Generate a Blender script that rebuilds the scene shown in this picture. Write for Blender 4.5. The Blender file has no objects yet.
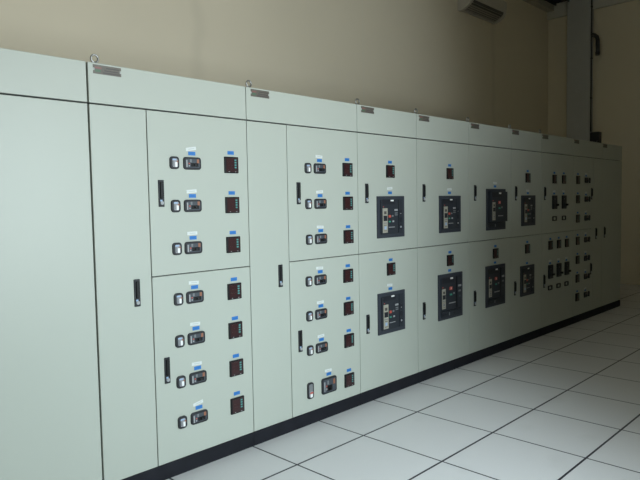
import bpy, bmesh, math, random
from mathutils import Matrix, Vector
random.seed(7)
scene = bpy.context.scene
COL = scene.collection

# ------------------------------------------------------------------ materials
def srgb(r, g, b):
    f = lambda c: (c / 255) / 12.92 if c / 255 <= 0.04045 else ((c / 255 + 0.055) / 1.055) ** 2.4
    return (f(r), f(g), f(b), 1.0)

def mat(name, col, rough=0.5, metal=0.0, var=0.04, scale=8.0, bump=0.0, spec=0.5):
    m = bpy.data.materials.new(name); m.use_nodes = True
    nt = m.node_tree; b = nt.nodes['Principled BSDF']
    b.inputs['Roughness'].default_value = rough
    b.inputs['Metallic'].default_value = metal
    b.inputs['Specular IOR Level'].default_value = spec
    tc = nt.nodes.new('ShaderNodeTexCoord')
    nz = nt.nodes.new('ShaderNodeTexNoise'); nz.inputs['Scale'].default_value = scale; nz.inputs['Detail'].default_value = 4
    nt.links.new(tc.outputs['Object'], nz.inputs['Vector'])
    mx = nt.nodes.new('ShaderNodeMix'); mx.data_type = 'RGBA'
    mx.inputs['A'].default_value = tuple(c * (1 - var) for c in col[:3]) + (1,)
    mx.inputs['B'].default_value = tuple(min(1, c * (1 + var)) for c in col[:3]) + (1,)
    nt.links.new(nz.outputs['Fac'], mx.inputs['Factor'])
    nt.links.new(mx.outputs['Result'], b.inputs['Base Color'])
    if bump:
        bp = nt.nodes.new('ShaderNodeBump'); bp.inputs['Strength'].default_value = bump; bp.inputs['Distance'].default_value = 0.002
        n2 = nt.nodes.new('ShaderNodeTexNoise'); n2.inputs['Scale'].default_value = 220
        nt.links.new(tc.outputs['Object'], n2.inputs['Vector'])
        nt.links.new(n2.outputs['Fac'], bp.inputs['Height']); nt.links.new(bp.outputs['Normal'], b.inputs['Normal'])
    return m

PAINT = mat('cabinet_paint', (0.408, 0.430, 0.383, 1), 0.42, var=0.012, scale=3, spec=0.35)
GASKET = mat('rubber_gasket', (0.03, 0.032, 0.033, 1), 0.8, spec=0.1)
PLINTH = mat('black_plinth_paint', (0.010, 0.0105, 0.015, 1), 0.6, var=0.6, scale=9, spec=0.2)
BLACK = mat('black_plastic', (0.018, 0.019, 0.023, 1), 0.45, spec=0.35)
JET = mat('jet_black_plastic', (0.006, 0.006, 0.007, 1), 0.5, spec=0.3)
SLATE = mat('slate_plastic', (0.046, 0.055, 0.068, 1), 0.5)
CHAR = mat('charcoal_plastic', (0.026, 0.030, 0.038, 1), 0.5, spec=0.35)
CHARD = mat('dark_charcoal_plastic', (0.017, 0.019, 0.025, 1), 0.5, spec=0.35)
GREY = mat('mid_grey_plastic', (0.17, 0.18, 0.19, 1), 0.5)
LGREY = mat('light_grey_plastic', (0.32, 0.32, 0.33, 1), 0.5)
INNER = mat('lilac_grey_plastic', (0.27, 0.26, 0.28, 1), 0.5)
WHITE = mat('white_plastic', (0.80, 0.80, 0.79, 1), 0.5)
BEIGE = mat('beige_plastic', (0.36, 0.34, 0.28, 1), 0.5)
RED = mat('red_plastic', (0.50, 0.085, 0.06, 1), 0.45)
ORANGE = mat('orange_brown_sticker', (0.27, 0.105, 0.06, 1), 0.5)
GREEN = mat('green_button', (0.05, 0.28, 0.20, 1), 0.5)
BLUE = mat('blue_label_tape', (0.018, 0.155, 0.46, 1), 0.5, var=0.08, scale=90)
DBLUE = mat('blue_label_print', (0.014, 0.12, 0.39, 1), 0.5)
PALEBLUE = mat('pale_blue_sticker', (0.30, 0.42, 0.60, 1), 0.5)
TAPE = mat('white_label_tape', (0.60, 0.625, 0.61, 1), 0.45)
PRINT = mat('faint_grey_print', (0.47, 0.50, 0.49, 1), 0.5)
MAROON = mat('dark_meter_face', (0.030, 0.012, 0.014, 1), 0.3)
DISP = mat('red_display_glass', (0.036, 0.011, 0.012, 1), 0.3)
CYAN = mat('cyan_print', (0.075, 0.26, 0.25, 1), 0.5)
STEEL = mat('zinc_steel', (0.36, 0.36, 0.35, 1), 0.42, metal=1.0)
PLATE = mat('etched_metal_plate', (0.12, 0.105, 0.088, 1), 0.5, metal=0.1, var=0.35, scale=60)
PLATED = mat('dark_plate_print', (0.07, 0.06, 0.055, 1), 0.5)
PLATER = mat('red_plate_print', (0.22, 0.085, 0.08, 1), 0.5)
PLATEG = mat('green_plate_print', (0.07, 0.13, 0.08, 1), 0.5)
ACW = mat('aged_white_plastic', (0.52, 0.49, 0.43, 1), 0.45)
ACD = mat('dark_vent_plastic', (0.10, 0.092, 0.08, 1), 0.6)
COLUMN = mat('grey_column_paint', (0.47, 0.48, 0.48, 1), 0.6, var=0.05)
BEAM = mat('grey_beam_paint', (0.60, 0.59, 0.54, 1), 0.7)
LOUVER = mat('shaded_louver_plastic', (0.34, 0.31, 0.27, 1), 0.5)
FRAMEC = mat('blue_charcoal_frame', (0.036, 0.041, 0.053, 1), 0.5, spec=0.35)
CEIL = mat('white_ceiling_paint', (0.80, 0.77, 0.70, 1), 0.8)
DARKMETAL = mat('dark_conduit', (0.03, 0.03, 0.03, 1), 0.5)
GALV = mat('painted_trunking', (0.45, 0.42, 0.35, 1), 0.5)
FRAME = mat('aluminium_window_frame', (0.6, 0.6, 0.6, 1), 0.4, metal=0.6)

def math_node(nt, op, a=None, b=None, c=None):
    n = nt.nodes.new('ShaderNodeMath'); n.operation = op
    for i, v in enumerate((a, b, c)):
        if v is None: continue
        if isinstance(v, (int, float)): n.inputs[i].default_value = v
        else: nt.links.new(v, n.inputs[i])
    return n.outputs[0]

def wall_material(marks):
    """beige emulsion; the back wall carries a damp run and two plaster joints"""
    m = mat('beige_wall_marked' if marks else 'beige_wall_paint', (0.74, 0.67, 0.53, 1), 0.85, var=0.05, scale=0.9, spec=0.2)
    if not marks: return m
    nt = m.node_tree; b = nt.nodes['Principled BSDF']
    base = b.inputs['Base Color'].links[0].from_socket
    tc = nt.nodes.new('ShaderNodeNewGeometry'); sp = nt.nodes.new('ShaderNodeSeparateXYZ')
    nt.links.new(tc.outputs['Position'], sp.inputs[0])
    X, Z = sp.outputs['X'], sp.outputs['Z']
    nz = nt.nodes.new('ShaderNodeTexNoise'); nz.inputs['Scale'].default_value = 2.2; nz.inputs['Detail'].default_value = 5
    nt.links.new(tc.outputs['Position'], nz.inputs['Vector'])
    wob = math_node(nt, 'MULTIPLY', math_node(nt, 'SUBTRACT', nz.outputs['Fac'], 0.5), 0.28)
    def streak(x, w, s):
        d = math_node(nt, 'ABSOLUTE', math_node(nt, 'SUBTRACT', math_node(nt, 'ADD', X, wob), x))
        r = nt.nodes.new('ShaderNodeMapRange'); r.interpolation_type = 'SMOOTHSTEP'
        nt.links.new(d, r.inputs['Value'])
        r.inputs['From Min'].default_value = w; r.inputs['From Max'].default_value = 0.0
        r.inputs['To Min'].default_value = 0; r.inputs['To Max'].default_value = s
        return r.outputs['Result']
    def joint(x, w, s):
        d = math_node(nt, 'ABSOLUTE', math_node(nt, 'SUBTRACT', X, x))
        return math_node(nt, 'MULTIPLY', math_node(nt, 'LESS_THAN', d, w), s)
    dirt = math_node(nt, 'ADD', streak(3.53, 0.13, 0.08), streak(9.35, 0.12, 0.10))
    def blend(src, fac, col):
        mx = nt.nodes.new('ShaderNodeMix'); mx.data_type = 'RGBA'
        nt.links.new(fac, mx.inputs['Factor']); nt.links.new(src, mx.inputs['A']); mx.inputs['B'].default_value = col
        return mx.outputs['Result']
    c = blend(base, dirt, (0.16, 0.15, 0.12, 1))
    c = blend(c, joint(6.02, 0.008, 0.35), (0.72, 0.68, 0.58, 1))
    nt.links.new(c, b.inputs['Base Color'])
    return m
WALL = wall_material(False); WALLB = wall_material(True)

def floor_material():
    m = bpy.data.materials.new('raised_floor_tiles'); m.use_nodes = True
    nt = m.node_tree; b = nt.nodes['Principled BSDF']
    g = nt.nodes.new('ShaderNodeNewGeometry'); sp = nt.nodes.new('ShaderNodeSeparateXYZ')
    nt.links.new(g.outputs['Position'], sp.inputs[0])
    def line(axis, off, half):
        f = math_node(nt, 'FRACT', math_node(nt, 'DIVIDE', math_node(nt, 'SUBTRACT', sp.outputs[axis], off - 60), 0.6))
        d = math_node(nt, 'MINIMUM', f, math_node(nt, 'SUBTRACT', 1.0, f))
        return math_node(nt, 'LESS_THAN', d, half / 0.6)
    gap = math_node(nt, 'MAXIMUM', line('X', 2.375, 0.0055), line('Y', -0.3995, 0.0065))
    def noise(sc, det):
        n = nt.nodes.new('ShaderNodeTexNoise'); n.inputs['Scale'].default_value = sc; n.inputs['Detail'].default_value = det
        nt.links.new(g.outputs['Position'], n.inputs['Vector']); return n.outputs['Fac']
    def blend(f, a, bb):
        mx = nt.nodes.new('ShaderNodeMix'); mx.data_type = 'RGBA'
        nt.links.new(f, mx.inputs['Factor'])
        for k, v in (('A', a), ('B', bb)):
            if isinstance(v, tuple): mx.inputs[k].default_value = v
            else: nt.links.new(v, mx.inputs[k])
        return mx.outputs['Result']
    c = blend(noise(160, 2), (0.68, 0.67, 0.68, 1), (0.75, 0.74, 0.75, 1))
    sc = nt.nodes.new('ShaderNodeMapRange'); nt.links.new(noise(2.5, 6), sc.inputs['Value'])
    sc.inputs['From Min'].default_value = 0.62; sc.inputs['From Max'].default_value = 0.8; sc.inputs['To Max'].default_value = 0.18
    c = blend(sc.outputs['Result'], c, (0.42, 0.41, 0.39, 1))
    c = blend(gap, c, (0.022, 0.022, 0.034, 1))
    nt.links.new(c, b.inputs['Base Color'])
    b.inputs['Roughness'].default_value = 0.42; b.inputs['Specular IOR Level'].default_value = 0.35
    return m
FLOOR = floor_material()

def glass_material():
    m = bpy.data.materials.new('window_glass'); m.use_nodes = True
    nt = m.node_tree; nt.nodes.clear()
    out = nt.nodes.new('ShaderNodeOutputMaterial'); mx = nt.nodes.new('ShaderNodeMixShader')
    mx.inputs[0].default_value = 0.07; tr = nt.nodes.new('ShaderNodeBsdfTransparent'); gl = nt.nodes.new('ShaderNodeBsdfGlossy')
    gl.inputs['Roughness'].default_value = 0.02
    nt.links.new(tr.outputs[0], mx.inputs[1]); nt.links.new(gl.outputs[0], mx.inputs[2])
    nt.links.new(mx.outputs[0], out.inputs[0])
    return m
GLASS = glass_material()

# ------------------------------------------------------------------ mesh builder
class MB:
    def __init__(self): self.v = []; self.f = []; self.mi = []; self.ms = []
    def _m(self, m):
        if m not in self.ms: self.ms.append(m)
        return self.ms.index(m)
    def _take(self, bm, m):
        k = self._m(m); n = len(self.v)
        bm.verts.index_update()
        self.v += [v.co.copy() for v in bm.verts]
        for f in bm.faces: self.f.append([n + v.index for v in f.verts]); self.mi.append(k)
        bm.free()
    def box(self, x0, x1, y0, y1, z0, z1, m, bevel=0.0, seg=2):
        bm = bmesh.new(); bmesh.ops.create_cube(bm, size=1.0)
        for v in bm.verts:
            v.co = Vector(((x0 + x1) / 2 + v.co.x * (x1 - x0), (y0 + y1) / 2 + v.co.y * (y1 - y0), (z0 + z1) / 2 + v.co.z * (z1 - z0)))
        if bevel: bmesh.ops.bevel(bm, geom=bm.edges[:], offset=bevel, segments=seg, affect='EDGES', profile=0.5)
        self._take(bm, m); return self
    def plate(self, cx, cz, w, h, y0, y1, m, r=0.0, bevel=0.0, tilt=0.0):
        """rectangle with rounded corners, facing -y, from y0 (front) to y1 (back)"""
        pts = []
        r = min(r, w / 2 - 1e-4, h / 2 - 1e-4)
        if r > 0:
            for sx, sz, a0 in ((1, 1, 0), (-1, 1, 90), (-1, -1, 180), (1, -1, 270)):
                for k in range(6):
                    a = math.radians(a0 + 18 * k)
                    pts.append((sx * (w / 2 - r) + r * math.cos(a), sz * (h / 2 - r) + r * math.sin(a)))
        else: pts = [(w / 2, h / 2), (-w / 2, h / 2), (-w / 2, -h / 2), (w / 2, -h / 2)]
        ct, st = math.cos(tilt), math.sin(tilt)
        pts = [(cx + a * ct - b * st, cz + a * st + b * ct) for a, b in pts]
        bm = bmesh.new()
        fr = [bm.verts.new((a, y0, b)) for a, b in pts]; bk = [bm.verts.new((a, y1, b)) for a, b in pts]
        ff = bm.faces.new(fr); bm.faces.new(bk[::-1])
        for i in range(len(pts)):
            j = (i + 1) % len(pts); bm.faces.new((fr[i], bk[i], bk[j], fr[j]))
        bmesh.ops.recalc_face_normals(bm, faces=bm.faces[:])
        if bevel: bmesh.ops.bevel(bm, geom=list(ff.edges), offset=bevel, segments=2, affect='EDGES', profile=0.5)
        self._take(bm, m); return self
    def ring(self, cx, cz, w, h, t, y0, y1, m, r):
        """hollow rounded frame facing -y"""
        def loop(w, h, r):
            o = []
            for sx, sz, a0 in ((1, 1, 0), (-1, 1, 90), (-1, -1, 180), (1, -1, 270)):
                for k in range(6):
                    a = math.radians(a0 + 18 * k); o.append((cx + sx * (w / 2 - r) + r * math.cos(a), cz + sz * (h / 2 - r) + r * math.sin(a)))
            return o
        O = loop(w, h, r); I = loop(w - 2 * t, h - 2 * t, max(r - t, 0.001)); n = len(O)
        bm = bmesh.new()
        of = [bm.verts.new((a, y0, b)) for a, b in O]; ob = [bm.verts.new((a, y1, b)) for a, b in O]
        jf = [bm.verts.new((a, y0, b)) for a, b in I]; jb = [bm.verts.new((a, y1, b)) for a, b in I]
        for i in range(n):
            j = (i + 1) % n
            bm.faces.new((of[i], of[j], jf[j], jf[i])); bm.faces.new((of[i], ob[i], ob[j], of[j]))
            bm.faces.new((jf[i], jf[j], jb[j], jb[i])); bm.faces.new((ob[i], jb[i], jb[j], ob[j]))
        bmesh.ops.recalc_face_normals(bm, faces=bm.faces[:])
        self._take(bm, m); return self
    def cyl(self, p0, p1, r, m, seg=16, r2=None):
        p0, p1 = Vector(p0), Vector(p1); d = p1 - p0
        bm = bmesh.new()
        bmesh.ops.create_cone(bm, cap_ends=True, segments=seg, radius1=r, radius2=r if r2 is None else r2, depth=d.length)
        M = Matrix.Translation((p0 + p1) / 2) @ d.to_track_quat('Z', 'Y').to_matrix().to_4x4()
        bmesh.ops.transform(bm, matrix=M, verts=bm.verts[:]); self._take(bm, m); return self
    def tube(self, pts, r, m, seg=12):
        """round pipe along a polyline"""
        pts = [Vector(p) for p in pts]; bm = bmesh.new(); rings = []
        for i, p in enumerate(pts):
            t = (pts[min(i + 1, len(pts) - 1)] - pts[max(i - 1, 0)]).normalized()
            q = t.to_track_quat('Z', 'Y')
            rings.append([bm.verts.new(p + q @ Vector((r * math.cos(2 * math.pi * k / seg), r * math.sin(2 * math.pi * k / seg), 0))) for k in range(seg)])
        for a, b in zip(rings, rings[1:]):
            best = min(range(seg), key=lambda s: sum((a[k].co - b[(k + s) % seg].co).length for k in range(seg)))
            for k in range(seg):
                bm.faces.new((a[k], a[(k + 1) % seg], b[(k + 1 + best) % seg], b[(k + best) % seg]))
        bm.faces.new(rings[0]); bm.faces.new(rings[-1])
        bmesh.ops.recalc_face_normals(bm, faces=bm.faces[:]); self._take(bm, m); return self
    def torus(self, c, R, r, m, n=24, k=10):
        """ring standing upright, facing -y"""
        bm = bmesh.new(); c = Vector(c); rs = []
        for i in range(n):
            a = 2 * math.pi * i / n
            rs.append([bm.verts.new(c + Vector(((R + r * math.cos(b)) * math.cos(a), r * math.sin(b), (R + r * math.cos(b)) * math.sin(a)))) for b in [2 * math.pi * j / k for j in range(k)]])
        for i in range(n):
            for j in range(k):
                bm.faces.new((rs[i][j], rs[(i + 1) % n][j], rs[(i + 1) % n][(j + 1) % k], rs[i][(j + 1) % k]))
        bmesh.ops.recalc_face_normals(bm, faces=bm.faces[:]); self._take(bm, m); return self
    def prism(self, prof, x0, x1, m):
        """(y, z) profile pushed along x"""
        bm = bmesh.new()
        a = [bm.verts.new((x0, y, z)) for y, z in prof]; b = [bm.verts.new((x1, y, z)) for y, z in prof]
        bm.faces.new(a); bm.faces.new(b[::-1])
        for i in range(len(prof)):
            j = (i + 1) % len(prof); bm.faces.new((a[i], b[i], b[j], a[j]))
        bmesh.ops.recalc_face_normals(bm, faces=bm.faces[:]); self._take(bm, m); return self
    def mesh(self, name, smooth=False):
        me = bpy.data.meshes.new(name); me.from_pydata([tuple(v) for v in self.v], [], self.f)
        for m in self.ms: me.materials.append(m)
        me.polygons.foreach_set('material_index', self.mi)
        if smooth: me.polygons.foreach_set('use_smooth', [True] * len(self.f))
        me.update(); return me

def put(name, me, loc=(0, 0, 0), parent=None, label=None):
    o = bpy.data.objects.new(name, me); COL.objects.link(o)
    o.location = loc; o.parent = parent
    if label: o['label'] = label
    return o
def thing(name, loc, label, cat, group=None):
    o = bpy.data.objects.new(name, None); COL.objects.link(o); o.location = loc
    o.empty_display_size = 0.1
    return tag(o, label, cat, group)
def tag(o, label, cat, group=None):
    o['label'] = label; o['category'] = cat
    if group: o['group'] = group
    return o
def struct(name, me, label, cat, loc=(0, 0, 0)):
    o = put(name, me, loc); o['kind'] = 'structure'; o['label'] = label; o['category'] = cat
    return o

# ------------------------------------------------------------------ the room
CY0, CY1 = 1.283, 1.702          # grey column on the end wall
XL, XR, YN, YB, H = -2.0, 11.45, -4.0, 2.12, 5.6
T = 0.15
WX0, WX1, WZ0, WZ1 = 1.45, 3.05, 0.70, 2.80          # window opening in the front wall
struct('floor', MB().box(XL - T, XR + T, YN - T, YB + T, -0.2, 0.0, FLOOR).mesh('floor'), 'white raised floor of large square tiles with dark joints', 'floor')
struct('ceiling', MB().box(XL - T, XR + T, YN - T, YB + T, H, H + 0.2, CEIL).mesh('ceiling'), 'plain painted ceiling high above the cabinets', 'ceiling')
struct('wall_back', MB().box(XL - T, XR + T, YB, YB + T, 0, H, WALLB).mesh('wall_back'), 'beige wall behind the cabinets with faint damp streak', 'wall')
struct('wall_right', MB().box(XR, XR + T, YN, YB, 0, H, WALL).mesh('wall_right'), 'beige wall beyond the far end of the cabinets', 'wall')
struct('wall_left', MB().box(XL - T, XL, YN, YB, 0, H, WALL).mesh('wall_left'), 'beige wall at the near end of the room', 'wall')
wf = MB()
wf.box(XL - T, WX0, YN - T, YN, 0, H, WALL).box(WX1, XR + T, YN - T, YN, 0, H, WALL)
wf.box(WX0, WX1, YN - T, YN, 0, WZ0, WALL).box(WX0, WX1, YN - T, YN, WZ1, H, WALL)
struct('wall_front', wf.mesh('wall_front'), 'beige wall facing the cabinets, with the window', 'wall')
fr = MB(); e = 0.05
fr.box(WX0, WX1, YN - 0.11, YN - 0.05, WZ0, WZ0 + e, FRAME).box(WX0, WX1, YN - 0.11, YN - 0.05, WZ1 - e, WZ1, FRAME)
fr.box(WX0, WX0 + e, YN - 0.11, YN - 0.05, WZ0 + e, WZ1 - e, FRAME).box(WX1 - e, WX1, YN - 0.11, YN - 0.05, WZ0 + e, WZ1 - e, FRAME)
mx = (WX0 + WX1) / 2
fr.box(mx - 0.025, mx + 0.025, YN - 0.11, YN - 0.05, WZ0 + e, WZ1 - e, FRAME)
win = struct('window_1', fr.mesh('window_1'), 'aluminium framed window in the wall facing the cabinets', 'window')
put('window_pane', MB().box(WX0 + e, mx - 0.025, YN - 0.084, YN - 0.078, WZ0 + e, WZ1 - e, GLASS).mesh('window_pane'), parent=win)
put('window_pane', MB().box(mx + 0.025, WX1 - e, YN - 0.084, YN - 0.078, WZ0 + e, WZ1 - e, GLASS).mesh('window_pane'), parent=win)
struct('trim_1', MB().box(XR - 0.06, XR, YN, YB, 4.9, H, BEAM).mesh('trim_1'), 'grey beam along the top of the end wall', 'beam')
colm = MB().box(XR - 0.15, XR, CY0, CY1, 0, H, COLUMN, bevel=0.008)
struct('trim_2', colm.mesh('trim_2'), 'grey column standing against the end wall', 'column')

SLATE_, LGREY_, GREY_, ORANGE_, INNER_, WHITE_, PALEBLUE_ = SLATE, LGREY, GREY, ORANGE, INNER, WHITE, PALEBLUE
# ------------------------------------------------------------------ instruments (built once, faces towards -y, back on y = 0)
def breaker_mesh(w, h, toggle):
    b = MB(); d = 0.0125
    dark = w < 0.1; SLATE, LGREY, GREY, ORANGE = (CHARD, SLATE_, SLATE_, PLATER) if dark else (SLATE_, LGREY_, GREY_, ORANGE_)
    b.plate(0, 0, w, h, -0.012, 0, BLACK, r=0.016, bevel=0.003)
    b.plate(0, 0, w - 0.021, h - 0.020, -d, -0.009, SLATE, r=0.008, bevel=0.002)
    b.plate(-w * 0.355, -0.002, w * 0.07, h * 0.58, -d - 0.0012, -d + 0.001, LGREY)
    b.plate(-w * 0.12, h * 0.20, w * 0.10, h * 0.24, -d - 0.0012, -d + 0.001, GREY)
    b.plate(w * 0.30, h * 0.18, w * 0.13, h * 0.32, -d - 0.0012, -d + 0.001, ORANGE)
    b.plate(-w * 0.22, -h * 0.02, w * 0.07, h * 0.09, -d - 0.002, -d + 0.001, RED)
    b.plate(-w * 0.22, -h * 0.20, w * 0.06, h * 0.12, -d - 0.0012, -d + 0.001, LGREY)
    if toggle == 'wide':
        b.plate(w * 0.09, -h * 0.12, w * 0.42, h * 0.30, -d - 0.004, -d + 0.001, JET, r=0.002)
        b.box(w * 0.02, w * 0.12, -d - 0.016, -d - 0.003, -h * 0.20, -h * 0.05, BLACK, bevel=0.002)
    else:
        b.plate(-w * 0.02, -h * 0.16, w * 0.34, h * 0.36, -d - 0.004, -d + 0.001, JET, r=0.002)
        b.box(-w * 0.10, w * 0.04, -d - 0.020, -d - 0.003, -h * 0.26, -h * 0.10, JET, bevel=0.002)
        b.plate(-w * 0.36, -h * 0.28, w * 0.06, h * 0.10, -d - 0.0012, -d + 0.001, LGREY)
    return b.mesh('breaker')

def indicator_mesh(w, h):
    b = MB(); d = 0.0125
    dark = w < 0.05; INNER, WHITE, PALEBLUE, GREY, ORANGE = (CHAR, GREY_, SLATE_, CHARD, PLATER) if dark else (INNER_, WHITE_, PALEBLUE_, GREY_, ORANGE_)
    b.plate(0, 0, w, h, -0.012, 0, BLACK, r=0.018, bevel=0.003)
    b.plate(0, 0, w - 0.022, h - 0.021, -d, -0.009, INNER, r=0.010, bevel=0.002)
    if h < 0.09:
        b.plate(-0.004, h * 0.25, w * 0.42, h * 0.10, -d - 0.001, -d + 0.001, PALEBLUE)
        b.plate(0.006, -h * 0.14, w * 0.22, h * 0.38, -d - 0.003, -d + 0.001, WHITE, r=0.002)
        b.plate(0.014, h * 0.08, w * 0.14, h * 0.16, -d - 0.002, -d + 0.001, ORANGE)
        b.plate(-0.012, -h * 0.06, w * 0.16, h * 0.40, -d - 0.001, -d + 0.001, GREY)
    else:
        b.plate(0, h * 0.18, w * 0.52, h * 0.42, -d - 0.001, -d + 0.001, GREY)
        b.plate(0.004, -h * 0.14, w * 0.50, h * 0.10, -d - 0.002, -d + 0.001, RED)
        b.plate(0.002, -h * 0.30, w * 0.36, h * 0.20, -d - 0.003, -d + 0.001, WHITE, r=0.002)
    return b.mesh('indicator_unit')

def meter_mesh(s=0.100):
    b = MB()
    b.plate(0, 0, s, s * 0.97, -0.011, 0, JET, r=0.003, bevel=0.002)
    b.plate(0, 0, s - 0.014, s - 0.016, -0.0122, -0.010, MAROON)
    for k in range(3):
        b.plate(-0.012, 0.027 - 0.022 * k, 0.045, 0.016, -0.0132, -0.012, DISP)
    for k in range(4):
        b.plate(0.026, 0.029 - 0.0145 * k, 0.014, 0.0085, -0.0132, -0.012, CYAN)
    for x in (-0.022, 0.026): b.plate(x, -s * 0.40, 0.008, 0.0035, -0.0132, -0.012, LGREY)
    return b.mesh('power_meter')

def handle_mesh():
    b = MB()
    b.plate(0, 0, 0.034, 0.146, -0.006, 0, BLACK, r=0.003, bevel=0.0015)
    b.box(-0.009, 0.009, -0.016, -0.005, -0.028, 0.062, JET, bevel=0.003)
    b.cyl((0, -0.012, -0.052), (0, -0.004, -0.052), 0.010, LGREY, 14)
    b.plate(-0.003, -0.040, 0.012, 0.010, -0.0072, -0.005, PALEBLUE)
    return b.mesh('door_handle')

def blue_mesh():
    b = MB().plate(0, 0, 0.047, 0.021, -0.0016, 0, BLUE, r=0.001)
    b.plate(0, 0, 0.026, 0.007, -0.0020, -0.0015, DBLUE)
    return b.mesh('blue_label')

def tape_mesh(k):
    t = math.radians((-3, 4, 9, 1)[k])
    b = MB().plate(0, 0, 0.068, 0.019, -0.0016, 0, TAPE, r=0.001, tilt=t)
    b.plate(0.002, 0, 0.040, 0.005, -0.0020, -0.0015, PRINT, tilt=t)
    return b.mesh('white_label')

def acb_mesh(w, h, bottom, fwd=0.0):
    """draw-out air circuit breaker in its escutcheon; (u, v) run from the frame's top left corner"""
    b = MB()
    P = lambda u, v: (-w / 2 + u * w, h / 2 - v * h)
    def q(u0, u1, v0, v1, y, m, r=0.0, t=0.002):
        x0, z0 = P(u0, v0); x1, z1 = P(u1, v1)
        b.plate((x0 + x1) / 2, (z0 + z1) / 2, x1 - x0, z0 - z1, y, y + t, m, r=r)
    b.ring(0, 0, w, h, 0.030, -0.010, 0, FRAMEC, 0.004)
    q(0.06, 0.94, 0.06, 0.94, -0.005, CHARD, t=0.004)
    vb = 0.80 if bottom else 0.92
    uL = 0.09 if bottom else 0.13
    f = -0.013 - fwd
    xa, za = P(uL, 0.07); xb, zb = P(0.70 if bottom else 0.75, vb)
    if fwd:
        xb = P(0.93, 0)[0]
    b.box(xa, xb, f, -0.007, zb, za, CHAR, bevel=0.003)
    q(uL + 0.02, 0.62, 0.085, 0.20, f - 0.0012, CHARD, r=0.002)
    q(0.46, 0.57, 0.09, 0.125, f - 0.003, WHITE)
    if bottom: s0, s1, t0, t1 = 0.12, 0.26, 0.32, 0.755
    else: s0, s1, t0, t1 = 0.17, 0.34, 0.29, 0.875
    H_ = t1 - t0; W_ = s1 - s0
    q(s0, s1, t0, t1, f - 0.003, BEIGE, t=0.004)
    q(s0 + 0.25 * W_, s0 + 0.75 * W_, t0 + 0.12 * H_, t0 + 0.24 * H_, f - 0.0045, PLATED)
    q(s0 + 0.12 * W_, s1 - 0.10 * W_, t0 + 0.30 * H_, t0 + 0.52 * H_, f - 0.0045, CHARD)
    for k in range(3): q(s0 + (0.15 + 0.27 * k) * W_, s0 + (0.30 + 0.27 * k) * W_, t0 + 0.58 * H_, t0 + 0.63 * H_, f - 0.0045, GREY)
    q(s0 + 0.30 * W_, s0 + 0.72 * W_, t0 + 0.74 * H_, t0 + 0.86 * H_, f - 0.0045, PALEBLUE if not bottom else GREY)
    for k in range(2): q(s0 + 0.2 * W_, s0 + 0.8 * W_, t0 + (0.68 + 0.23 * k) * H_, t0 + (0.70 + 0.23 * k) * H_, f - 0.0045, PLATED)
    q(s0 + 0.02, s0 + 0.045, t0 - 0.045, t0 - 0.025, f - 0.002, RED)
    if bottom:
        q(0.43, 0.53, 0.295, 0.365, f - 0.005, RED, r=0.004, t=0.006)
        q(0.47, 0.485, 0.31, 0.35, f - 0.0062, WHITE)
        q(0.44, 0.52, 0.45, 0.485, f - 0.005, GREEN, t=0.006); q(0.58, 0.64, 0.43, 0.47, f - 0.003, GREY)
        q(0.40, 0.67, 0.645, 0.665, f - 0.003, LGREY)
        q(0.695, 0.74, 0.10, 0.78, -0.0085, JET)
        q(0.76, 0.94, 0.08, 0.79, -0.014, CHAR, t=0.008)
        q(0.79, 0.92, 0.28, 0.325, -0.0155, LGREY); q(0.80, 0.90, 0.40, 0.44, -0.0155, GREY); q(0.82, 0.90, 0.52, 0.56, -0.0155, SLATE)
        q(0.09, 0.93, 0.83, 0.945, -0.015, CHAR, r=0.004, t=0.009)
        q(0.40, 0.43, 0.855, 0.92, -0.0165, GREY); q(0.60, 0.66, 0.86, 0.91, -0.0165, BLACK); q(0.14, 0.34, 0.87, 0.90, -0.0165, CHARD)
    else:
        q(0.38, 0.455, 0.455, 0.515, f - 0.005, RED, r=0.004, t=0.006); q(0.50, 0.56, 0.46, 0.50, f - 0.003, GREY)
        q(0.39, 0.45, 0.595, 0.63, f - 0.005, GREEN, t=0.006); q(0.52, 0.58, 0.59, 0.63, f - 0.004, LGREY)
        q(0.385, 0.60, 0.74, 0.757, f - 0.003, LGREY)
        q(0.60, 0.72, 0.315, 0.36, f - 0.003, LGREY); q(0.62, 0.72, 0.40, 0.425, f - 0.002, GREY); q(0.62, 0.72, 0.445, 0.47, f - 0.002, GREY)
        q(0.77, 0.92, 0.08, 0.91, -0.012, CHAR, r=0.004, t=0.006)
        for v in (0.34, 0.52, 0.70): q(0.80, 0.90, v, v + 0.12, -0.014, CHARD, r=0.008)
        x, z = P(0.84, 0.755)
        b.cyl((x, -0.017, z), (x, -0.012, z), 0.008, LGREY, 12); q(0.82, 0.86, 0.42, 0.435, -0.0155, LGREY)
    return b.mesh('air_circuit_breaker')

def rotary_mesh():
    b = MB()
    b.plate(0, 0, 0.105, 0.155, -0.018, 0, BLACK, r=0.005, bevel=0.002)
    b.plate(0, 0.035, 0.07, 0.05, -0.0195, -0.017, CHARD, r=0.003)
    b.plate(0.0, -0.025, 0.06, 0.06, -0.024, -0.017, CHAR, r=0.01)
    b.box(-0.004, 0.026, -0.052, -0.023, -0.042, -0.018, JET, bevel=0.005)
    b.plate(-0.02, 0.036, 0.016, 0.012, -0.0205, -0.019, GREY)
    return b.mesh('rotary_breaker')

def keyframe_mesh():
    b = MB()
    b.ring(0, 0, 0.100, 0.054, 0.013, -0.012, 0, BLACK, 0.010)
    b.plate(-0.004, 0, 0.070, 0.026, -0.004, 0, PAINT)
    return b.mesh('terminal_cover')

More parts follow.
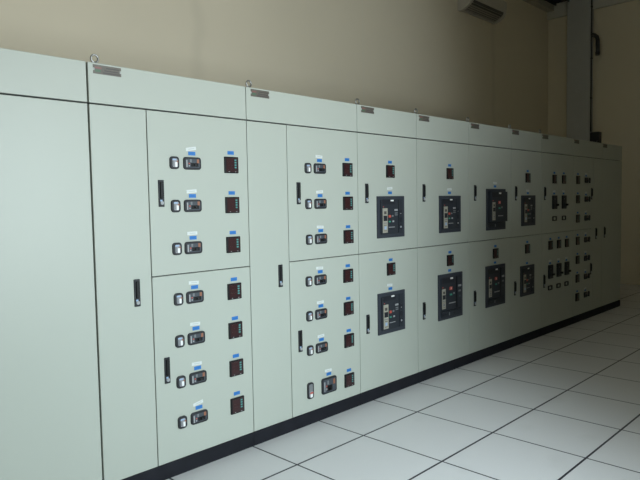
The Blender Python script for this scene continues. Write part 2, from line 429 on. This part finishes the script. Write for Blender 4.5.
M_BRK = breaker_mesh(0.114, 0.070, 'wide'); M_BIG = breaker_mesh(0.148, 0.112, 'big'); M_SML = breaker_mesh(0.094, 0.068, 'wide')
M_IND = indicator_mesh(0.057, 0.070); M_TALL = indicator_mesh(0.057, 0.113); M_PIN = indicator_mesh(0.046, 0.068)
M_MET = meter_mesh(); M_HAN = handle_mesh(); M_BLU = blue_mesh(); M_TAPE = [tape_mesh(k) for k in range(4)]
M_ROT = rotary_mesh(); M_KEY = keyframe_mesh()
M_A3 = acb_mesh(0.341, 0.323, False); M_A6 = acb_mesh(0.316, 0.321, False)
M_A4 = acb_mesh(0.390, 0.402, True); M_A5L = acb_mesh(0.382, 0.402, True); M_A5U = acb_mesh(0.374, 0.400, True, fwd=0.032)
def eye_mesh():
    b = MB()
    b.cyl((0, 0, 0), (0, 0, 0.006), 0.016, STEEL, 18).cyl((0, 0, 0.005), (0, 0, 0.016), 0.009, STEEL, 14, 0.006)
    b.torus((0, 0, 0.034), 0.0190, 0.0050, STEEL)
    return b.mesh('lifting_eye', smooth=True)
M_EYE = eye_mesh()
def plate_mesh():
    b = MB()
    for s in (1, -1): b.plate(0, s * 0.0145, 0.150, 0.016, -0.0015, 0, PLATE)
    b.plate(0, 0, 0.134, 0.014, -0.0015, 0, PLATE)
    b.plate(-0.048, 0.008, 0.034, 0.008, -0.002, -0.0014, PLATER); b.plate(-0.050, -0.007, 0.030, 0.012, -0.002, -0.0014, PLATEG)
    b.plate(0.028, 0.010, 0.070, 0.006, -0.002, -0.0014, PLATED); b.plate(0.022, -0.003, 0.078, 0.006, -0.002, -0.0014, PLATED)
    b.plate(0.022, -0.014, 0.090, 0.007, -0.002, -0.0014, PLATED)
    for s in (1, -1): b.cyl((s * 0.070, -0.003, 0), (s * 0.070, 0, 0), 0.003, LGREY, 10)
    return b.mesh('nameplate')
M_PLATE = plate_mesh()

# ------------------------------------------------------------------ the switchgear line-up
TOP, HDR, MID, PL = 2.240, 2.039, 1.140, 0.0895
DEPTH = 0.95; YC = DEPTH / 2

class Cabinet:
    def __init__(self, x0, x1, label, gl=0.0022, gr=0.0022, eye=True, plate=True, px=0.105):
        self.x0, self.x1, self.gl, self.gr = x0, x1, gl, gr
        self.xc = (x0 + x1) / 2
        self.root = thing('switchgear_cabinet', (self.xc, YC, 0), label, 'cabinet', 'switchgear cabinets in one row')
        w = x1 - x0
        body = MB()
        bx = w / 2 - 0.0005
        body.box(-bx, bx, 0.0235 - YC, YC, PL - 0.002, TOP - 0.002, PAINT)
        body.box(-bx + 0.001, bx - 0.001, 0.0225 - YC, 0.0236 - YC, PL - 0.001, TOP - 0.006, GASKET)
        put('carcass', body.mesh('carcass'), parent=self.root)
        put('plinth', MB().box(-bx, bx, 0.002 - YC, YC - 0.02, 0.0, PL - 0.002, PLINTH, bevel=0.002).mesh('plinth'), parent=self.root)
        hz = (HDR + 0.0025 + TOP) / 2; hh = TOP - HDR - 0.0025
        hw = w - gl - gr; hx = (gl - gr) / 2
        h = put('header_panel', MB().box(-hw / 2, hw / 2, -0.0115, 0.0115, -hh / 2, hh / 2, PAINT, bevel=0.0025).mesh('header_panel'), (hx, 0.011 - YC, hz), self.root)
        if plate: put('nameplate', M_PLATE, (x0 + px - self.xc - hx, -0.0115, 2.209 - hz), h)
        if eye: put('lifting_eye', M_EYE, (x0 + 0.066 - self.xc, 0.05 - YC, TOP - 0.002), self.root)
    def door(self, x0, x1, z0, z1, label=None):
        a = x0 + (self.gl if abs(x0 - self.x0) < 1e-6 else 0.0022); b = x1 - (self.gr if abs(x1 - self.x1) < 1e-6 else 0.0025)
        c = z0 + 0.0025; d = z1 - (0.005 if z1 == HDR else 0.0025)
        w, h = b - a, d - c
        me = MB().box(-w / 2, w / 2, -0.011, 0.011, -h / 2, h / 2, PAINT, bevel=0.0025).mesh('door')
        o = put('door', me, ((a + b) / 2 - self.xc, 0.011 - YC, (c + d) / 2), self.root, label)
        self.d = o; self.dx = (a + b) / 2; self.dz = (c + d) / 2
        return self
    def add(self, name, me, x, z):
        put(name, me, (x - self.dx, -0.011, z - self.dz), self.d); return self
    def handle(self, x, z): return self.add('door_handle', M_HAN, x, z)
    def blue(self, x, z): return self.add('blue_label', M_BLU, x, z)
    def tape(self, x, z): return self.add('white_label', M_TAPE[random.randrange(4)], x, z)
    def meter(self, x, z): return self.add('power_meter', M_MET, x, z).blue(x + 0.001, z + 0.0725)
    def row(self, xi, xb, xm, z, big=False):
        """indicator, breaker with its labels, meter"""
        if big:
            self.add('indicator_unit', M_TALL, xi, z).add('breaker', M_BIG, xb + 0.067, z - 0.002)
            self.blue(xb + 0.071, z + 0.076).tape(xb + 0.065, z + 0.102).meter(xm, z - 0.015)
        else:
            self.add('indicator_unit', M_IND, xi, z).add('breaker', M_BRK, xb, z)
            self.blue(xb + 0.002, z + 0.056).tape(xb - 0.003, z + 0.082).meter(xm, z)
        return self

X = [0.56, 1.387, 2.384, 3.418, 4.161, 4.981, 5.798, 6.502, 7.376, 8.314, 9.058]
c = Cabinet(X[0], X[1], 'plain pale cabinet without instruments, cut off by the left edge of the photo', gr=0.0045, eye=False, plate=False)
c.door(X[0], X[1], PL, HDR)

c = Cabinet(X[1], X[2], 'nearest cabinet with seven rows of small breakers, right of the plain cabinet', gl=0.0045, px=0.106)
c.door(X[1], 1.704, PL, HDR, 'narrow blank door with one black handle').handle(1.613, 1.065)
c.door(1.704, X[2], MID, HDR, 'upper door with three rows of breakers').handle(1.777, 1.591)
for z, dx in ((1.760, 0.005), (1.521, 0.001), (1.283, -0.003)): c.row(1.864, 1.975 + dx, 2.256, z)
c.door(1.704, X[2], PL, MID, 'lower door with four rows of breakers').handle(1.778, 0.613)
for z, dx in ((1.000, -0.002), (0.762, -0.001), (0.530, 0.002), (0.298, 0.003)): c.row(1.863, 1.974 + dx, 2.255, z)

c = Cabinet(X[2], X[3], 'second cabinet with seven breaker rows, its bottom breaker larger than the others', px=0.113)
c.door(X[2], 2.716, PL, HDR, 'narrow blank door with one black handle').handle(2.634, 1.056)
c.door(2.716, X[3], MID, HDR, 'upper door with three rows of breakers').handle(2.811, 1.591)
for z in (1.760, 1.519, 1.277): c.row(2.900, 3.015, 3.301, z)
c.door(2.716, X[3], PL, MID, 'lower door with four rows of breakers').handle(2.800, 0.597)
for z in (0.993, 0.754, 0.517): c.row(2.889, 3.003, 3.291, z)
c.row(2.884, 3.003, 3.287, 0.239, big=True)

c = Cabinet(X[3], X[4], 'cabinet with two equal air circuit breakers, directly right of the breaker-row cabinets', px=0.122)
c.door(X[3], X[4], MID, HDR).handle(3.516, 1.590).meter(3.803, 1.760)
c.add('air_circuit_breaker', M_A3, 3.802, 1.407).blue(3.800, 1.594).tape(3.797, 1.629)
c.door(X[3], X[4], PL, MID).handle(3.510, 0.602).meter(3.799, 0.997)
c.add('air_circuit_breaker', M_A3, 3.799, 0.656).blue(3.792, 0.842).tape(3.783, 0.871)

c = Cabinet(X[4], X[5], 'cabinet whose lower air circuit breaker is larger than its upper one', px=0.110)
c.door(X[4], X[5], MID, HDR).handle(4.258, 1.593).meter(4.655, 1.762)
c.add('air_circuit_breaker', M_A3, 4.652, 1.407).blue(4.651, 1.594).tape(4.651, 1.625)
c.door(X[4], X[5], PL, MID).handle(4.248, 0.601).meter(4.652, 0.997)
c.add('air_circuit_breaker', M_A4, 4.652, 0.681).blue(4.648, 0.908)

c = Cabinet(X[5], X[6], 'cabinet with two large air circuit breakers, the upper pulled forward, no upper meter', px=0.110)
c.door(X[5], X[6], MID, HDR).handle(5.086, 1.593)
c.add('air_circuit_breaker', M_A5U, 5.476, 1.432).blue(5.466, 1.657).tape(5.466, 1.690)
c.door(X[5], X[6], PL, MID).handle(5.077, 0.604).meter(5.470, 1.000)
c.add('air_circuit_breaker', M_A5L, 5.466, 0.686).blue(5.465, 0.911)

c = Cabinet(X[6], X[7], 'narrow cabinet with two small air circuit breakers, left of the handled black breakers', px=0.094)
c.door(X[6], X[7], MID, HDR).handle(5.899, 1.589).meter(6.166, 1.751)
c.add('air_circuit_breaker', M_A6, 6.176, 1.407).blue(6.171, 1.591).tape(6.168, 1.618)
c.door(X[6], X[7], PL, MID).handle(5.882, 0.608).meter(6.160, 1.001)
c.add('air_circuit_breaker', M_A6, 6.156, 0.665).blue(6.155, 0.849)

c = Cabinet(X[7], X[8], 'dim cabinet with columns of black handled breakers, two above and three below', px=0.092)
c.door(X[7], X[8], MID, HDR).handle(6.584, 1.587)
for x in (6.832, 7.091):
    c.meter(x, 1.749).add('rotary_breaker', M_ROT, x - 0.003, 1.487).blue(x - 0.003, 1.586).tape(x - 0.003, 1.612).add('terminal_cover', M_KEY, x, 1.302)
c.door(X[7], X[8], PL, MID).handle(6.575, 0.610)
for x in (6.733, 6.960, 7.184):
    c.meter(x, 1.003).add('rotary_breaker', M_ROT, x - 0.004, 0.703).blue(x - 0.003, 0.800).tape(x - 0.003, 0.826).add('terminal_cover', M_KEY, x - 0.009, 0.521)

c = Cabinet(X[8], X[9], 'dim cabinet with seven rows pairing a meter and a small breaker', eye=False, px=0.090)
def pair(z):
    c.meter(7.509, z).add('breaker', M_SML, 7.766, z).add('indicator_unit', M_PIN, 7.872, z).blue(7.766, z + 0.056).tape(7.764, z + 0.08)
c.door(X[8], 8.008, MID, HDR).handle(7.950, 1.583)
for z in (1.750, 1.516, 1.281): pair(z)
c.door(X[8], 8.008, PL, MID).handle(7.942, 0.629)
for z in (1.010, 0.777, 0.547, 0.317): pair(z)
c.door(8.008, X[9], PL, HDR, 'narrow blank door with one black handle').handle(8.110, 1.071)

c = Cabinet(X[9], X[10], 'dark blank cabinet with a single handle at the far end of the row', eye=False, px=0.090)
c.door(X[9], X[10], PL, HDR).handle(8.408, 1.073)

# ------------------------------------------------------------------ fittings on the walls
ax0, ax1, az = 8.26, 9.34, 4.41
ac = thing('air_conditioner', ((ax0 + ax1) / 2, YB, az), 'white split air conditioner high on the wall above the cabinets', 'air conditioner')
hw = (ax1 - ax0) / 2
def AY(prof): return [(-y, z) for y, z in prof]
shell = MB()
shell.prism(AY([(0, 0.01), (0.055, 0.0), (0.055, 0.02), (0.20, 0.095), (0.215, 0.10), (0.235, 0.14), (0.24, 0.30), (0.20, 0.33), (0, 0.33)]), -hw + 0.055, hw - 0.055, ACW)
for s in (-1, 1):
    shell.prism(AY([(0, 0.0), (0.06, -0.008), (0.12, 0.012), (0.20, 0.06), (0.235, 0.12), (0.245, 0.20), (0.245, 0.30), (0.20, 0.335), (0, 0.335)]), min(s * hw, s * (hw - 0.055)), max(s * hw, s * (hw - 0.055)), ACW)
put('body', shell.mesh('body'), parent=ac)
put('air_outlet', MB().prism(AY([(0.058, 0.016), (0.195, 0.087), (0.197, 0.0915), (0.058, 0.0205)]), -hw + 0.056, hw - 0.056, ACD).mesh('air_outlet'), parent=ac, label='dark air outlet')
for k in range(4):
    y = 0.068 + 0.030 * k; z = 0.012 + (y - 0.058) * 0.52
    put('louver', MB().prism(AY([(y, z - 0.005), (y + 0.016, z + 0.003), (y + 0.016, z + 0.009), (y, z + 0.001)]), -hw + 0.057, hw - 0.057, LOUVER).mesh('louver'), parent=ac)
put('front_slot', MB().prism(AY([(0.214, 0.086), (0.232, 0.122), (0.2365, 0.122), (0.218, 0.085)]), -hw + 0.08, hw - 0.08, ACD).mesh('front_slot'), parent=ac)

tr = thing('cable_trunking', (10.4305, YB, 5.03), 'pale cable trunking running high along the back wall into the corner', 'trunking')
tl = (11.391 - 9.43) / 2
put('channel', MB().box(-tl, tl, -0.13, 0, 0, 0.10, GALV, bevel=0.004).mesh('channel'), (0, 0, 0), tr)
put('cover', MB().box(-tl, tl - 0.002, -0.137, -0.131, -0.004, 0.104, GALV, bevel=0.002).mesh('cover'), (0, 0, 0), tr)
ld = thing('cable_ladder', (10.55, 1.80, 5.10), 'dark cable ladder above the pale trunking near the corner', 'cable ladder')
for y in (-0.13, 0.13):
    put('side_rail', MB().box(-0.80, 0.80, y - 0.012, y + 0.012, 0, 0.07, DARKMETAL, bevel=0.003).mesh('side_rail'), parent=ld)
for k in range(6):
    put('rung', MB().box(-0.016, 0.016, -0.118, 0.118, 0.012, 0.034, DARKMETAL).mesh('rung'), (-0.7 + 0.28 * k, 0, 0), ld)
for k in range(4):
    y = -0.085 + 0.055 * k
    put('cable', MB().tube([(-0.80, y, 0.056), (-0.3, y + 0.006, 0.056), (0.3, y - 0.006, 0.056), (0.80, y, 0.056)], 0.021, JET, 10).mesh('cable', True), parent=ld)
for s in (-0.55, 0.55):
    for y in (-0.13, 0.13):
        put('hanger_rod', MB().cyl((s, y, 0.06), (s, y, H - 5.10), 0.006, STEEL, 8).mesh('hanger_rod'), parent=ld)

# conduit on the column's corner
PX, PY = XR - 0.135, CY0 - 0.014
cp = thing('conduit_pipe', (PX, PY, 2.72), 'thin dark vertical conduit with a bent elbow, on the corner of the grey column', 'conduit')
put('pipe', MB().cyl((0, 0, 0), (0, 0, H - 2.725), 0.012, DARKMETAL, 14).mesh('pipe', True), parent=cp)
for z in (0.6, 1.3, 2.2):
    put('pipe_clip', MB().box(-0.020, 0.020, -0.016, 0.013, z - 0.010, z + 0.010, DARKMETAL, bevel=0.002).mesh('pipe_clip'), parent=cp)
el = put('elbow', MB().tube([(0.0, 0.0, 1.700), (0.0, -0.02, 1.707), (0.01, -0.05, 1.697), (0.02, -0.085, 1.665), (0.025, -0.10, 1.61), (0.025, -0.10, 1.50), (0.025, -0.10, 1.36)], 0.034, DARKMETAL, 12).mesh('elbow', True), parent=cp)
put('coupling', MB().cyl((0.025, -0.10, 1.34), (0.025, -0.10, 1.40), 0.039, BLACK, 14).mesh('coupling'), parent=el)
jb = thing('junction_box', (XR - 0.09, CY0 - 0.085, 2.475), 'black junction box with loose wires at the foot of the conduit', 'junction box')
put('box_body', MB().box(-0.05, 0.09, -0.072, 0.086, 0, 0.235, BLACK, bevel=0.006).mesh('box_body'), parent=jb)
put('box_cover', MB().box(-0.060, -0.0505, -0.07, 0.07, 0.07, 0.23, CHARD, bevel=0.002).mesh('box_cover'), parent=jb)
for k, y in enumerate((-0.045, -0.01, 0.035)):
    put('wire', MB().tube([(-0.054, y, 0.075), (-0.068, y + 0.008, 0.03), (-0.062, y - 0.006, -0.03), (-0.066, y + 0.004, -0.10)], 0.0055, (GREY, JET, LGREY)[k], 8).mesh('wire', True), parent=jb)

# ------------------------------------------------------------------ daylight
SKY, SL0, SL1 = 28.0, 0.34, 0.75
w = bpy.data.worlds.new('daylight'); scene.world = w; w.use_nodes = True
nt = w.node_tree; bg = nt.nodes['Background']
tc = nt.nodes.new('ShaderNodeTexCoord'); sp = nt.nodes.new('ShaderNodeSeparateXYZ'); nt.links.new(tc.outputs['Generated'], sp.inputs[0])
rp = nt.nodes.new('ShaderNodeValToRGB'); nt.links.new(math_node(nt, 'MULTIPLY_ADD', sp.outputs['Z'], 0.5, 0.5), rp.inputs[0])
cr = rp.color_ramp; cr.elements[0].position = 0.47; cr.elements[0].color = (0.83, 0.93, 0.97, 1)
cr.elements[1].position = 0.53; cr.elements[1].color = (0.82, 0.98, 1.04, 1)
# added mask dims the low left sky, shaping light falloff along the cabinets
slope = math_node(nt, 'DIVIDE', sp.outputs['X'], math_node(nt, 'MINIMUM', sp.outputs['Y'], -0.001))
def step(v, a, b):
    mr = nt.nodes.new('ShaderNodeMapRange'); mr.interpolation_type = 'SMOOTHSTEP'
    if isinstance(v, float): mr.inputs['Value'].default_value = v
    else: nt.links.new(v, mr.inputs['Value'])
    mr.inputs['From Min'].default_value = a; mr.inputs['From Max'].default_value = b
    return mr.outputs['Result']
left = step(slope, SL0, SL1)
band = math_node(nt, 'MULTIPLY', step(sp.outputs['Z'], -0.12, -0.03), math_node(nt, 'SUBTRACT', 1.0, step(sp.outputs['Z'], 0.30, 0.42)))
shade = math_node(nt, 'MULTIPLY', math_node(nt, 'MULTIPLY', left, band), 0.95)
# added cone mask dims the sky off the window axis, cutting fill light indoors
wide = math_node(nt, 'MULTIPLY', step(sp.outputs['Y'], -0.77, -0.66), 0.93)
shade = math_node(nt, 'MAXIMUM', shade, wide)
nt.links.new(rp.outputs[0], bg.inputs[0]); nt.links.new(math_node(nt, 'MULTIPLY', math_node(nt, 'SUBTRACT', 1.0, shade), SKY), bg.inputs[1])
pl = bpy.data.lights.new('window_portal', 'AREA'); pl.shape = 'RECTANGLE'; pl.size = WX1 - WX0; pl.size_y = WZ1 - WZ0
pl.cycles.is_portal = True
po = bpy.data.objects.new('window_portal', pl); COL.objects.link(po)
po.location = ((WX0 + WX1) / 2, YN - 0.16, (WZ0 + WZ1) / 2); po.rotation_euler = (math.radians(90), 0, 0)

# ------------------------------------------------------------------ camera
cd = bpy.data.cameras.new('camera'); co = bpy.data.objects.new('camera', cd); COL.objects.link(co); scene.camera = co
cd.sensor_width = 36.0; cd.sensor_fit = 'HORIZONTAL'; cd.lens = 609.0412 / 640 * 36.0; cd.clip_start = 0.05
yaw, pit, rol = 0.796950, -0.059884, -0.017922
F = Vector((math.sin(yaw) * math.cos(pit), math.cos(yaw) * math.cos(pit), math.sin(pit)))
R = F.cross(Vector((0, 0, 1))).normalized(); U = R.cross(F)
R2 = R * math.cos(rol) + U * math.sin(rol); U2 = -R * math.sin(rol) + U * math.cos(rol)
M = Matrix((R2, U2, -F)).transposed().to_4x4(); M.translation = Vector((0, -2.9402, 1.521))
co.matrix_world = M

scene.view_settings.view_transform = 'Standard'; scene.view_settings.look = 'None'
scene.view_settings.gamma = 1.0; scene.view_settings.use_curve_mapping = False; scene.view_settings.exposure = 0.0
scene.cycles.use_denoising = True; scene.cycles.max_bounces = 10; scene.cycles.diffuse_bounces = 6
